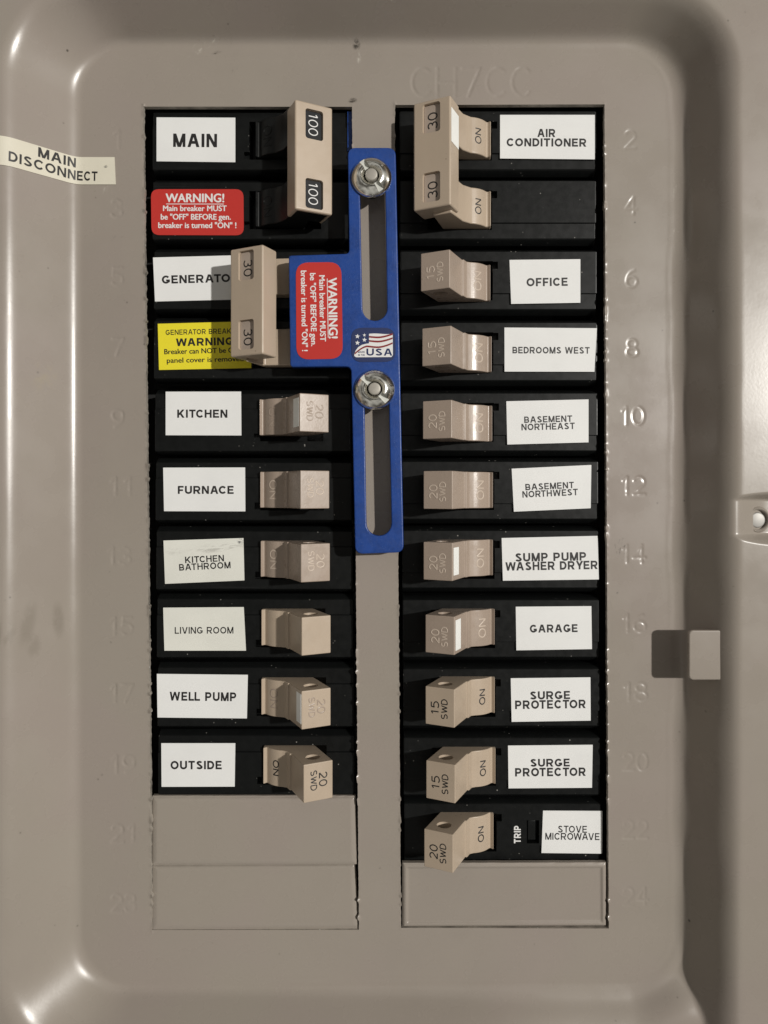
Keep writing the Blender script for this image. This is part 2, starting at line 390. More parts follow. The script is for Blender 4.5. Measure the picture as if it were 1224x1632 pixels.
# ------------------------------------------------------------------ panel cover (drawn steel: frame, dished walls, inner plate)
HF = 12.5
def smax(a, b, k): h = np.maximum(k - np.abs(a - b), 0) / k; return np.maximum(a, b) + h * h * k * .25
def smin(a, b, k): h = np.maximum(k - np.abs(a - b), 0) / k; return np.minimum(a, b) - h * h * k * .25
def sdrr(x, y, x0, y0, x1, y1, r):
    cx, cy = (x0 + x1) / 2, (y0 + y1) / 2
    qx = np.abs(x - cx) - (x1 - x0) / 2 + r; qy = np.abs(y - cy) - (y1 - y0) / 2 + r
    return np.minimum(np.maximum(qx, qy), 0) + np.hypot(np.maximum(qx, 0), np.maximum(qy, 0)) - r
def sstep(x, a, b): t = np.clip((x - a) / (b - a), 0, 1); return t * t * (3 - 2 * t)
def height(x, y):
    x = np.asarray(x, float); y = np.asarray(y, float)
    wob = 1.6 * np.sin(y / 61.0) + 1.2 * np.sin(y / 23.0 + 1.3)
    d0 = sdrr(x + wob * (x > 800), y, 121, 67, 1085, 1577, 92); d1 = sdrr(x, y, 44, 27, 1135, 1630, 125)
    t = d0 / np.maximum(d0 - d1, 4.0)
    h = HF * smin(smax(t, 0 * t, .14), 1 + 0 * t, .17)
    # at the lower right the side wall runs straight on past a low step
    xr = x + wob * (x > 800)
    e0 = sdrr(xr, y, 121, 67, 1085, 2100, 92); e1 = sdrr(x, y, 44, 27, 1133, 2200, 125)
    te = e0 / np.maximum(e0 - e1, 4.0)
    he = HF * smin(smax(te, 0 * te, .20), 1 + 0 * te, .30)
    tb = (y + 26 * sstep(x, 1000, 1090) - 1576) / 42.0
    hb = 6.2 * smin(smax(tb, 0 * tb, .5), 1 + 0 * tb, .5)
    he = smax(he, hb, 1.0)
    wr = sstep(x, 620, 960)
    h = h * (1 - wr) + he * wr
    # the plate's rim turns up a hair before the wall; drawing lines in the corners
    h = h + 0.22 * sstep(d0, -15, -3) * (1 - sstep(d0, 0, 12)) * sstep(x, 250, 700)
    h = h + 0.07 * np.exp(-((d0 + 17) / 2.6) ** 2) * sstep(x, 150, 400)
    # latch pad pressed into the right-hand frame
    cap = 8.6 + 9 * (1 - sstep(y, 778, 797) * (1 - sstep(y, 846, 874))) + 0.0011 * np.maximum(1205 - x, 0) ** 2
    on = sstep(x, 1060, 1130)
    h = np.where(x > 1000, smin(h, cap * on + 30 * (1 - on), 3.0), h)
    # gentle oil-canning
    h = h + 0.06 * np.sin(x / 170 + .5) * np.sin(y / 210 + 1) 
    return h

OP = [(235.0, 566.5, 170, 1482), (634.0, 966.5, 167, 1479)]   # openings, photo px at mid height (before shear)
def lines(lo, hi, step, crit, fine, reach):
    base, q = [], lo
    while q < hi:
        base.append(q); q += next((f for a, b, f in fine if a <= q < b), step)
    base.append(hi)
    keep = [b for b in base if all(abs(b - c) > reach for c in crit)]
    for c in crit:
        keep += list(c + np.array([-reach, -reach * .6, -3, -1.8, -.8, 0, .8, 1.8, 3, reach * .6, reach]))
    return np.array(sorted(set(round(float(k), 3) for k in keep)))
xs = np.concatenate([[-420, -330, -250, -180, -120, -70], lines(-40, 1264, 3.6, [OP[0][0], OP[0][1], OP[1][0], OP[1][1]], [(160, 224, 1.15), (652, 852, 1.25), (980, 1036, 1.15)], 6), [1300, 1350, 1420, 1500, 1580]])
ys = np.concatenate([[-420, -330, -250, -180, -120, -70], lines(-40, 1680, 3.2, [170, 167, 1482, 1479], [(104, 158, 1.2), (205, 1460, 1.35)], 5), [1710, 1750, 1800, 1870, 1960, 2050]])
ys = np.array([y for i, y in enumerate(ys) if i == 0 or y - ys[i - 1] > 0.3])
GX, GY = np.meshgrid(xs, ys)
inner = sstep(-sdrr(GX, GY, 121, 67, 1085, 1577, 92), 10, 90)
WX = GX + kshear(GX) * (GY - 816) * inner
WYv = GY.copy()
Z = height(WX, WYv)
# raw, torn edges where the knock-outs were broken away
def vnoise(t, s, seed):
    r = np.random.RandomState(seed).rand(6000); t = t / s + 500; i = np.floor(t).astype(int) % 5990; f = t - np.floor(t); f = f * f * (3 - 2 * f)
    return r[i] * (1 - f) + r[i + 1] * f
for (a, b, c, d), (rough_l, rough_r) in zip(OP, ((1.0, .6), (.6, .55))):
    for e, amt, seed, sgn in ((a, rough_l, 3, 1), (b, rough_r, 5, -1)):
        near = np.exp(-((GX - e) / 2.0) ** 2) * ((GY > c - 4) & (GY < d + 4))
        rag = np.maximum(vnoise(GY, 7.0, seed) - .58, 0) * 2.2 * (vnoise(GY, 45., seed + 9) > .35)
        WX += sgn * near * (rag * 4.2 * amt + (vnoise(GY, 3.5, seed + 3) - .5) * .9 * amt)
        Z += near * (rag * .8 * amt + (vnoise(GY, 5, seed + 4) - .4) * .16 * amt)
# numbers and letters pressed into the plate
def groove(text, cx, cy, width, cap, r, depth):
    tot = sum(GW.get(ch, .6) for ch in text) + .22 * (len(text) - 1); sx = width / tot; x0 = cx - width / 2
    m = (np.abs(WX - cx) < width / 2 + 8) & (np.abs(WYv - cy) < cap / 2 + 8)
    px, py = WX[m], WYv[m]; dmin = np.full(px.shape, 99.0)
    for ch in text:
        for st in GL[ch]:
            for (ax, ay), (bx, by) in zip(st[:-1], st[1:]):
                ax, bx = x0 + ax * sx, x0 + bx * sx; ay, by = cy - (ay - .5) * cap, cy - (by - .5) * cap
                l2 = (bx - ax) ** 2 + (by - ay) ** 2 + 1e-9
                t = np.clip(((px - ax) * (bx - ax) + (py - ay) * (by - ay)) / l2, 0, 1)
                dmin = np.minimum(dmin, np.hypot(px - ax - t * (bx - ax), py - ay - t * (by - ay)))
        x0 += (GW.get(ch, .6) + .22) * sx
    wear = .35 + .65 * np.clip(vnoise(px * 1.0, 6., 21) + vnoise(py * 1.0, 5., 22) - .4, 0, 1)
    Z[m] -= depth * wear * (1 - sstep(dmin, 0, r))
for i in range(12):
    n = 2 * i + 1
    groove(str(n), (186, 186, 187, 188, 187, 192, 189, 192, 193, 195, 197, 197)[i], (222, 332, 441, 553, 667, 775, 886, 998, 1105, 1218, 1328, 1439)[i], 38 if n > 9 else 17, 27, 4.2, .17)
    n = 2 * i + 2
    groove(str(n), (1004, 1005, 1006, 1007, 1007, 1008, 1008, 1009, 1011, 1012, 1012, 1012)[i], (223, 328, 444, 555, 663, 774, 883, 993, 1102, 1213, 1321, 1428)[i], 38 if n > 9 else 17, 27, 4.0, .115)
groove('CH7CC', 751, 131, 188, 44, 4.4, .13)
cxm = (GX[:-1, :-1] + GX[1:, 1:]) / 2; cym = (GY[:-1, :-1] + GY[1:, 1:]) / 2
hole = np.zeros(cxm.shape, bool)
for (a, b, c, d) in OP: hole |= (cxm > a) & (cxm < b) & (cym > c) & (cym < d)
ny, nx = GX.shape
idx = np.arange(ny * nx).reshape(ny, nx)
V = (np.stack([(WX - 612) / K, -Z, (816 - WYv) / K], -1).reshape(-1, 3) * MM).tolist()
F = np.stack([idx[:-1, :-1], idx[1:, :-1], idx[1:, 1:], idx[:-1, 1:]], -1)[~hole].tolist()
# thickness of the sheet at the openings and round the outside
T = 1.5
NGRID = len(F)
def wall(p, q, drop):
    n = len(V)
    for k in (p, q): V.append(list(V[k]))
    for k in (q, p): V.append([V[k][0], V[k][1] + drop * MM, V[k][2]])
    F.append((n, n + 1, n + 2, n + 3))
for j, i in np.argwhere(hole):
        if True:
            if not hole[j, i - 1]: wall(int(idx[j, i]), int(idx[j + 1, i]), T)
            if not hole[j, i + 1]: wall(int(idx[j + 1, i + 1]), int(idx[j, i + 1]), T)
            if not hole[j - 1, i]: wall(int(idx[j, i + 1]), int(idx[j, i]), T)
            if not hole[j + 1, i]: wall(int(idx[j + 1, i]), int(idx[j + 1, i + 1]), T)
for i in range(nx - 1):
    wall(int(idx[0, i]), int(idx[0, i + 1]), 24); wall(int(idx[-1, i + 1]), int(idx[-1, i]), 24)
for j in range(ny - 1):
    wall(int(idx[j + 1, 0]), int(idx[j, 0]), 24); wall(int(idx[j, -1]), int(idx[j + 1, -1]), 24)
me = bpy.data.meshes.new('face_plate'); me.from_pydata(V, [], F)
finish(me, M['paint'], 60); me.materials.append(M['edge'])
mi = np.zeros(len(me.polygons), dtype=np.int32); mi[NGRID:] = 1; me.polygons.foreach_set('material_index', mi); me.update()
cover = empty('panel_cover', (0, 0, 0), 'taupe painted steel breaker panel cover with dished edges and stamped row numbers', 'panel cover')
put('face_plate', me, cover)

def hpt(x, y): return float(height(np.array([x]), np.array([y]))[0])
def on_cover(x, y, off=0.0): return Vector(((x - 612) / K, (816 - y) / K, hpt(x, y) + off))

# knock-out blanks left in the lower slots
def blank(quad, bulge, tilt, label, drop=(.35, .35, .35, .35), rim=0.0):
    bm = bmesh.new(); n, m_ = 90, 44; g = []
    for j in range(m_ + 1):
        row = []
        for i in range(n + 1):
            # fine rows near the border
            s = i / n; t = j / m_; s = s + .055 * math.sin(-2 * math.pi * s) * 2; t = t + .06 * math.sin(-2 * math.pi * t) * 2
            (x0, y0), (x1, y1), (x2, y2), (x3, y3) = quad
            x = (x0 * (1 - s) + x1 * s) * (1 - t) + (x3 * (1 - s) + x2 * s) * t
            y = (y0 * (1 - s) + y1 * s) * (1 - t) + (y3 * (1 - s) + y2 * s) * t
            wpx, hpx = x1 - x0, y3 - y0
            e = min(s * wpx, (1 - s) * wpx, t * hpx, (1 - t) * hpx)
            wv = float(vnoise(np.array([x * 1.0]), 9.0, 31)[0]) * .5 + .5
            dr = max(drop[0] * (1 - float(sstep(s * wpx, 0, 3))), drop[1] * (1 - float(sstep(t * hpx, 0, 4))) * wv, drop[2] * (1 - float(sstep((1 - s) * wpx, 0, 3))), drop[3] * (1 - float(sstep((1 - t) * hpx, 0, 3))))
            dr -= rim * math.exp(-((e - 6) / 2.4) ** 2)
            h = tilt[0] * (1 - t) + tilt[1] * t + tilt[2] * s + bulge * float(sstep(e, 0, 9)) - dr
            row.append(bm.verts.new(((x - 612) / K, (816 - y) / K, h)))
        g.append(row)
    for j in range(m_):
        for i in range(n): bm.faces.new((g[j][i], g[j + 1][i], g[j + 1][i + 1], g[j][i + 1]))
    be = [e for e in bm.edges if len(e.link_faces) == 1]
    r = bmesh.ops.extrude_edge_only(bm, edges=be)
    for v in r['geom']:
        if isinstance(v, bmesh.types.BMVert): v.co.z -= 1.3
    o = put('knockout_blank', bm_mesh('knockout_blank', bm, M['paint'], 50), cover)
    if label: o['label'] = label
blank([(241.0, 1271.5), (566.5, 1271.5), (569, 1378.8), (242.0, 1379.0)], .32, (-1.0, -.25, -.1), None, (.25, .55, .4, .15))
blank([(242.0, 1381.2), (566.2, 1380.2), (572.6, 1482.2), (241.6, 1482.2)], .28, (-.95, -.20, -.45), None, (.15, .6, .6, .02))
blank([(641.5, 1375.5), (966.8, 1375.0), (967.6, 1478.0), (641.5, 1478.6)], -.35, (.15, -.10, -.15), 'blank with a raised border, below the last right-hand breaker', (.5, .3, .5, .6), .30)

# cream tape lying over the left wall of the dish
bm = bmesh.new(); g = []
for i in range(61):
    x = -40 + (183 - -40) * i / 60; f = 1.0; row = []
    for j in range(7):
        y = 251 + (294.5 - 251) * j / 6 + (x - 180) * .004 * 0
        xx = x + (2.0 if i == 60 else 0) * (j / 6)
        row.append(bm.verts.new(on_cover(xx, y, .22)))
    g.append(row)
for i in range(60):
    for j in range(6): bm.faces.new((g[i][j], g[i][j + 1], g[i + 1][j + 1], g[i + 1][j]))
be = [e for e in bm.edges if len(e.link_faces) == 1]
r = bmesh.ops.extrude_edge_only(bm, edges=be)
for v in r['geom']:
    if isinstance(v, bmesh.types.BMVert): v.co.z -= .16
tape = put('tape_label', bm_mesh('tape_label', bm, M['cream'], 50), cover)
tape['label'] = 'cream tape reading MAIN DISCONNECT curving over the left wall'
bm = bmesh.new()
def on_cover_img(px, py, off):
    h = 0.0
    for _ in range(12): h = .5 * h + .5 * hpt(tx(px, h), ty(py, h))
    return on_cover(tx(px, h), ty(py, h), off)
TAPE = []
def tapeplace(a, b): return on_cover(a, -b, .27)
print_text(bm, 'MAIN', 101, -260.8, 43, 15.0, .108, 0, place=tapeplace, ang=-.02)
print_text(bm, 'DISCONNECT', 102, -280.5, 108, 15.0, .100, 0, place=tapeplace, ang=-.02)
put('lettering', bm_mesh('lettering', bm, M['ink'], 80), tape)

# sheet-metal tab standing out of the right wall
def tab(x0, x1, y0, y1, h, hr):
    bm = bmesh.new(); n = 16; pts = rrect(x0, y0, x1 + 30, y1, 7, 6)
    vs0 = []; 
    c = [((x - 612) / K, (816 - y) / K) for x, y in pts]
    slab(bm, c[::-1], h - 1.3, h)
    bevel_sharp(bm, .42, 3)
    for v in bm.verts:
        px = v.co.x * K + 612
        tt = max(0, (px - (x1 - 18)) / 40); v.co.z += hr * tt * tt
    put('tab', bm_mesh('tab', bm, M['paint'], 50), cover)
tab(tx(1098, 9.6), tx(1146, 9.6), ty(1004.5, 9.6), ty(1084, 9.6), 9.6, 0.0)
# latch screw in the pressed pad
bm = bmesh.new(); sx_, sy_ = tx(1206, 9), ty(828, 9); c = Vector(((sx_ - 612) / K, (816 - sy_) / K, hpt(sx_, sy_)))
for r0, r1, z0, z1 in ((2.05, 2.05, -1, .5),):
    bmesh.ops.create_cone(bm, cap_ends=True, segments=28, radius1=r0, radius2=r1, depth=z1 - z0, matrix=Matrix.Translation(c + Vector((-.1, -.1, (z0 + z1) / 2))))
bevel_sharp(bm, .35, 3)
put('latch_pin', bm_mesh('latch_pin', bm, M['screw']), cover)
bm = bmesh.new()
nseg = 32
ring = []
for k in range(nseg):
    a = 2 * math.pi * k / nseg; ring.append([bm.verts.new(c + Vector((rr * math.cos(a), rr * math.sin(a), zz))) for rr, zz in ((2.5, -1), (2.55, .35), (2.9, .55), (3.3, .3), (3.6, -.4))])
for k in range(nseg):
    for j in range(4): bm.faces.new((ring[k][j], ring[k][j + 1], ring[(k + 1) % nseg][j + 1], ring[(k + 1) % nseg][j]))
put('pin_collar', bm_mesh('pin_collar', bm, M['paint'], 60), cover)

# the dark box behind
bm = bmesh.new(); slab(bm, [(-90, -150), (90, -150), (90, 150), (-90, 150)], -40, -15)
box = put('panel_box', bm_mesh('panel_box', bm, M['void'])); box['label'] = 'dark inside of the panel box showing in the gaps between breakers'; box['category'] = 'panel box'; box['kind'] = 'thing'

# ------------------------------------------------------------------ breakers
AX = Vector((.44, 0, -.898)).normalized()       # from the tip of a switch down to its pivot
EX = Vector((-.898, 0, -.44)).normalized()      # across the tip, outer edge to inner edge
PIV = (0.35, -3.5); R = 6.8
def lobe_arc(a0, a1, n): return [(PIV[0] + R * math.sin(math.radians(a0 + (a1 - a0) * i / n)), PIV[1] + R * math.cos(math.radians(a0 + (a1 - a0) * i / n))) for i in range(n + 1)]

# single-pole switch: one lever
TO = Vector((-5.4, 0, 13.9)); TI = TO + EX * 8.1
a1 = TO + AX * 9.4; a2 = TO + AX * 9.4 - EX * .45; 
poly = [(TI.x, TI.z), (TO.x, TO.z), (a1.x, a1.z), (a2.x, a2.z)] 
foot = TO + AX * 11.6 - EX * .55
poly += [(foot.x, foot.z)] + lobe_arc(8, 53, 10) + [(6.15, .35), (6.95, 1.15), (7.15, -1.0), (7.15, -5.5), (-4.6, -5.5)]
q = TI + AX * 12; poly += [(q.x, q.z)]
bm = bmesh.new(); prism(bm, poly, -4.95, 4.95); bevel_sharp(bm, .5, 3, 40)
hc = TO + EX * 4.2 + AX * 4.4
cut = bmesh.new(); bmesh.ops.create_cone(cut, cap_ends=True, segments=28, radius1=1.95, radius2=1.95, depth=14, matrix=Matrix.Translation(hc) @ Matrix.Rotation(math.pi / 2, 4, 'X'))
bm = boolean(bm, [cut])
LEVER = bm_mesh('handle', bm, M['tan_old'], 32)
LEVER_NEW = LEVER.copy(); LEVER_NEW.materials.clear(); LEVER_NEW.materials.append(M['tan'])

# two-pole switch: handle bar and two rockers
BO = Vector((-5.4, 0, 14.6)); BWID = 10.4; BLEN = 28.2
def bar_mesh(hollow=False):
    p = [BO, BO + AX * 6.4, BO + AX * 6.4 + EX * .9, BO + AX * 7.2 + EX * BWID, BO + EX * BWID]
    bm = bmesh.new(); prism(bm, [(v.x, v.z) for v in p][::-1], -BLEN / 2, BLEN / 2); bevel_sharp(bm, .5, 3, 35)
    cuts = []
    for vc in (9.4, -8.6):
        c = BO + EX * 5.3 + Vector((0, vc, 0)); b = boxbm(-2.45, 2.45, -3.85, 3.85, -1.0, 3)
        Mx = Matrix(((-EX.x, 0, -AX.x, c.x), (0, 1, 0, c.y), (-EX.z, 0, -AX.z, c.z), (0, 0, 0, 1)))
        es = [e for e in b.edges if abs((e.verts[0].co - e.verts[1].co).z) > 1]
        bmesh.ops.bevel(b, geom=es, offset=.7, segments=4, profile=.5, affect='EDGES')
        b.transform(Mx); cuts.append(b)
    if hollow:
        b = bmesh.new(); p = [BO + AX * .9 + EX * .9, BO + AX * 9 + EX * .9, BO + AX * 9 + EX * (BWID - .9), BO + AX * .9 + EX * (BWID - .9)]
        for va, vb in ((BLEN / 2 - 1.6, BLEN / 2 + 2), (-BLEN / 2 - 2, -BLEN / 2 + 1.6)):
            b = bmesh.new(); prism(b, [(v.x, v.z) for v in p][::-1], va, vb); cuts.append(b)
    bm = boolean(bm, cuts)
    return bm_mesh('handle_bar', bm, M['tan'], 32)
BAR = bar_mesh(); BAR_MAIN = bar_mesh(True); BAR_HOLLOW_SHADE = []
for va, vb in ((BLEN / 2 - 1.5, BLEN / 2 - .15), (-BLEN / 2 + .15, -BLEN / 2 + 1.5)):
    p = [BO + AX * 1 + EX * 1, BO + AX * 6.8 + EX * 1, BO + AX * 6.8 + EX * (BWID - 1), BO + AX * 1 + EX * (BWID - 1)]
    bm = bmesh.new(); prism(bm, [(v.x, v.z) for v in p][::-1], va, vb); BAR_HOLLOW_SHADE.append(bm_mesh('hollow_shade', bm, M['black']))  # black blocks stand in for the shade inside the hollow bar ends
def rocker_mesh(m, inset=0.0):
    bm = bmesh.new()
    s = BO + AX * 3.2 + EX * (1.0 + inset); t = BO + AX * 3.2 + EX * 6.2
    f0 = BO + AX * 10.6 + EX * (.3 + inset)
    poly = [(t.x, t.z), (s.x, s.z), (f0.x, f0.z)] + lobe_arc(8, 53, 10) + [(6.15, .35), (6.95, 1.15), (7.15, -1.0), (7.15, -5.5), (-4.6, -5.5)]
    prism(bm, poly, -4.95, 4.95); bevel_sharp(bm, .35, 3, 40)
    return bm_mesh('rocker', bm, m, 32)
ROCK = rocker_mesh(M['tan']); ROCK_BLACK = rocker_mesh(M['black']); ROCK_BACK = rocker_mesh(M['tan'], 5.2)

def body_bm(vc, bottom=True, slot=8.3):
    bm = bmesh.new()
    # cross-section in (v,h): full face, lower shelf, deep joints to the neighbours
    sec = [(9.15, -9), (9.15, -2.4), (8.2, -.25), (7.9, 0), (-3.5, 0), (-3.7, -.45), (-7.7, -.5), (-8.1, -.8), (-9.15, -2.6), (-9.15, -9)]
    x0, x1 = -17.4, 37.2
    a = [bm.verts.new((x0, v + vc, h)) for v, h in sec]; b = [bm.verts.new((x1, v + vc, h)) for v, h in sec]
    n = len(sec); bm.faces.new(a); bm.faces.new(b[::-1])
    for i in range(n):
        j = (i + 1) % n; bm.faces.new((a[j], a[i], b[i], b[j]))
    bmesh.ops.recalc_face_normals(bm, faces=bm.faces)
    es = [e for e in bm.edges if all(abs(v.co.x - x1) < 1e-4 for v in e.verts) and all(v.co.z > -3 for v in e.verts)]
    es += [e for e in bm.edges if all(abs(v.co.x - x0) < 1e-4 for v in e.verts) and all(v.co.z > -3 for v in e.verts)]
    bmesh.ops.bevel(bm, geom=es, offset=.55, segments=2, profile=.5, affect='EDGES')
    cuts = [boxbm(-9.5, slot, vc - 5.35, vc + 5.35, -7, 2), boxbm(slot - .8, slot + 1.4, vc + 3.2, vc + 5.2, -2.0, 2)]
    return bm, cuts
def body_mesh(offsets, slot=8.3, extra=None):
    tot = bmesh.new()
    for v in offsets:
        b, c = body_bm(v, slot=slot)
        if extra: c += extra
        b = boolean(b, c); t = bpy.data.meshes.new('t'); b.to_mesh(t); b.free(); tot.from_mesh(t); bpy.data.meshes.remove(t)
    return bm_mesh('body', tot, M['black'], 25)
BODY = body_mesh([0]); BODY2 = body_mesh([9.6, -9.6]); BODYMAIN = body_mesh([9.6, -9.6], slot=10.4)
BODYTRIP = body_mesh([0], extra=[boxbm(16.6, 20.0, -2.9, 3.5, -2.6, 2)])

def tip_place(o0, depth, off, swap=False):
    s = -1 if swap else 1
    def f(x, y, n): return o0 + Vector((0, s * x, 0)) + EX * (s * y) - AX * (n + off)
    return f
def lobe_place(a_c, off, swap=False):
    s = -1 if swap else 1
    def f(x, y, n):
        a = math.radians(a_c) - s * y / R; rr = R + n + off
        return Vector((PIV[0] + rr * math.sin(a), s * x, PIV[1] + rr * math.cos(a)))
    return f
def stroke_mesh(name, items, m):
    bm = bmesh.new()
    for text, width, cap, r, flat, place in items:
        v, f = stroke_verts(text, width, cap, r, flat); add_vf(bm, v, f, place)
    return bm_mesh(name, bm, m, 80)
tc_ = TO + EX * 4.05
def lever_letters(amp, style):
    mtl = {'black': M['ink'], 'light': M['tan_letter'], 'faint': M['tan_old']}[style]
    r = .19 if style == 'black' else .20
    fl = .25 if style == 'black' else .42
    dv = Vector((0, -.5, 0))
    tip = stroke_mesh('rating_lettering', [(amp, 3.5, 2.05, r, fl, tip_place(tc_ + EX * 1.35 + dv, 0, -.015)), ('SWD', 5.0, 1.6, r * .9, fl, tip_place(tc_ - EX * 1.25 + dv, 0, -.015))], mtl)
    lob = stroke_mesh('switch_lettering', [('ON', 4.0 if style == 'black' else 5.0, 1.7 if style == 'black' else 2.2, r, fl, lobe_place(26, -.015))], mtl)
    return tip, lob
LET = {}
def letters(amp, style):
    if (amp, style) not in LET: LET[amp, style] = lever_letters(amp, style)
    return LET[amp, style]
def shoulder_dot(a0, a1, v0, v1, o0, name='marker_sticker'):
    bm = bmesh.new(); lift = -EX * .10
    c = [o0 + AX * a + Vector((0, v, 0)) for a, v in ((a0, v0), (a1, v0), (a1, v1), (a0, v1))]
    lo = [bm.verts.new(p - EX * .01) for p in c]; hi = [bm.verts.new(p - EX * .09) for p in c]
    bm.faces.new(hi); bm.faces.new(lo[::-1])
    for i in range(4): bm.faces.new((lo[i], lo[(i + 1) % 4], hi[(i + 1) % 4], hi[i]))
    return bm_mesh(name, bm, M['dot'])

def sticker(parent, origin, quad, m, lines_, h, name='label', r=0.0, ink='ink', spin=0.0, label=None, bevel_curl=0.0):
    """quad: four photo-px corners TL TR BR BL measured at height h; lines_: (text, cx, cy, w, cap, bold[, dang])"""
    pts = [mm(x, y, h) - origin for x, y in quad]; H = h - origin.z
    bm = bmesh.new()
    if r:
        # rounded corners on a general quad
        poly = []
        for i in range(4):
            p = pts[i]; a = (pts[i - 1] - p).normalized(); b = (pts[(i + 1) % 4] - p).normalized(); rr = r / K
            for k in range(7):
                t = k / 6; q = p + a * rr * (1 - t) ** 2 + b * rr * t ** 2 ; poly.append((q.x, q.y))
    else: poly = [(p.x, p.y) for p in pts]
    slab(bm, poly[::-1], H - .14, H)
    st = put(name, bm_mesh(name, bm, m, 30), parent)
    if label: st['label'] = label
    d = (pts[1] - pts[0]).normalized() + (pts[2] - pts[3]).normalized(); ang = math.atan2(d.y, d.x)
    f = (D - h) / D
    if lines_:
        bm = bmesh.new()
        for L_ in lines_:
            text, cx, cy, wd, cap, bold = L_[:6]; da = L_[6] if len(L_) > 6 else 0
            c = mm(cx, cy, h) - origin
            if text == '_':
                hw, hh = wd / K * f / 2, cap / K * f / 2; ca, sa = math.cos(ang + spin), math.sin(ang + spin)
                q = [(c.x + ca * x - sa * y, c.y + sa * x + ca * y) for x, y in ((-hw, -hh), (hw, -hh), (hw, hh), (-hw, hh))]
                bm.faces.new([bm.verts.new((x, y, H + .03)) for x, y in q]); continue
            print_text(bm, text, c.x, c.y, wd / K * f, cap / K * f, bold, H + .03, ang=ang + da, spin=spin)
        put('lettering', bm_mesh('lettering', bm, M[ink], 80), st)
    return st

B = .118; RG = .088; SB = .114   # stroke weights of the label printing
GROUP = 'single breakers in the two columns'
def single(side, row, hy, Lx, quad, lines_, amp, style, label, dot=None, lm='label', trip=False):
    flip = side == 'L'
    cy = (row[0] + row[1]) / 2
    cy = ty(cy, HB); piv = tx(Lx, HB + 1.3) + (37.0 if flip else -33.8)
    org = Vector(((piv - 612) / K, (816 - cy) / K, HB))
    root = empty('circuit_breaker', org, label, 'breaker', GROUP)
    bx = warp(460.5 if flip else 741.5, cy)
    dx = (bx - piv) / K
    body = put('body', BODYTRIP if trip else BODY, root, (dx, 0, 0), flip)
    hyt = ty(hy, HB + 2.5)
    hv = (cy - hyt) / K
    new = style == 'black' or lm == 'new'
    hd = put('handle', LEVER_NEW if new else LEVER, root, (0, hv, random.uniform(-.15, .15)), flip)
    if style:
        t, l = letters(amp, style); put('rating_lettering', t, hd); put('switch_lettering', l, hd)
    if dot: put('marker_sticker', shoulder_dot(*dot, TO), hd)
    sticker(root, org, quad, M['label_worn' if 'BATHROOM' in label or 'LIVING' in label else 'label'], lines_, HB + .16)
    return root, org

def LBL(txt, extra): return f'black breaker with white {txt} sticker and {extra}'
# left column
single('L', (618, 727), 664, 417, [(264, 624.2), (384.2, 624), (384.7, 694), (264, 693.6)], [('KITCHEN', 322.5, 659.3, 80, 13, SB)], '20', 'faint',
       LBL('KITCHEN', 'pale mark on its switch'), dot=(.6, 4.6, -3.9, 3.6))
single('L', (727, 838), 780.5, 418, [(260, 745.3), (390.6, 745), (391, 815), (261.4, 814.7)], [('FURNACE', 328, 780.8, 89, 12.7, SB)], '20', 'light', LBL('FURNACE', 'pale raised ON on its switch'))
single('L', (838, 947), 891.5, 419, [(260.5, 861.5), (388, 857.5), (389.5, 925), (263, 930.5)], [('KITCHEN', 326, 890.9, 62, 10.3, RG * 1.1, .012), ('BATHROOM', 326.5, 902.3, 82, 10.5, RG * 1.1, .012)], '20', 'light',
       LBL('KITCHEN BATHROOM', 'scuffed top edge'))
single('L', (947, 1055), 1002, 420, [(260, 968.5), (388.5, 967.5), (392, 1037), (262, 1037)], [('LIVING ROOM', 325.3, 1004.5, 93.5, 10.7, RG)], None, None, LBL('LIVING ROOM', 'a blank unlettered switch'), lm='new')
single('L', (1055, 1167), 1113, 420, [(250, 1074), (395, 1075.5), (393.5, 1145), (251, 1143.5)], [('WELL PUMP', 323.5, 1110, 106, 14, SB)], '20', 'faint', LBL('WELL PUMP', 'white mark on its switch'), dot=(.3, 3.7, -4.1, 3.6), lm='new')
single('L', (1167, 1272), 1224, 423, [(257, 1184.5), (375, 1184.5), (374, 1253.7), (257.5, 1254)], [('OUTSIDE', 312.7, 1219.3, 81.5, 13.5, SB)], '20', 'black', LBL('OUTSIDE', 'black lettering on its switch, lowest at left'))
# right column
single('R', (391, 503), 447.5, 775, [(812, 414.2), (925, 413), (925, 482.5), (814.7, 484.3)], [('OFFICE', 872, 449.4, 65.5, 13.2, SB)], '15', 'light', LBL('OFFICE', 'tan 15 SWD switch'))
single('R', (503, 618), 562.5, 777, [(804, 522), (951.4, 523), (947.4, 592.5), (804.2, 592.2)], [('BEDROOMS WEST', 878.3, 558.2, 123, 10.5, SB * .9, 0)], '15', 'light', LBL('BEDROOMS WEST', 'tan 15 SWD switch'))
single('R', (618, 728), 674, 778, [(807, 639.5), (938, 636.5), (938, 705), (808.5, 708.5)], [('BASEMENT', 873.7, 668, 76.5, 10.2, SB * .9), ('NORTHEAST', 873.5, 679.7, 85, 10.4, SB * .9)], '20', 'light', LBL('BASEMENT NORTHEAST', 'tan 20 SWD switch'))
single('R', (728, 836), 781, 779, [(815.5, 747), (942.5, 741), (941.5, 810), (819, 815.5)], [('BASEMENT', 876, 774.6, 77.5, 10.2, SB * .9), ('NORTHWEST', 876.7, 786, 88.5, 10.4, SB * .9)], '20', 'light', LBL('BASEMENT NORTHWEST', 'tan 20 SWD switch'))
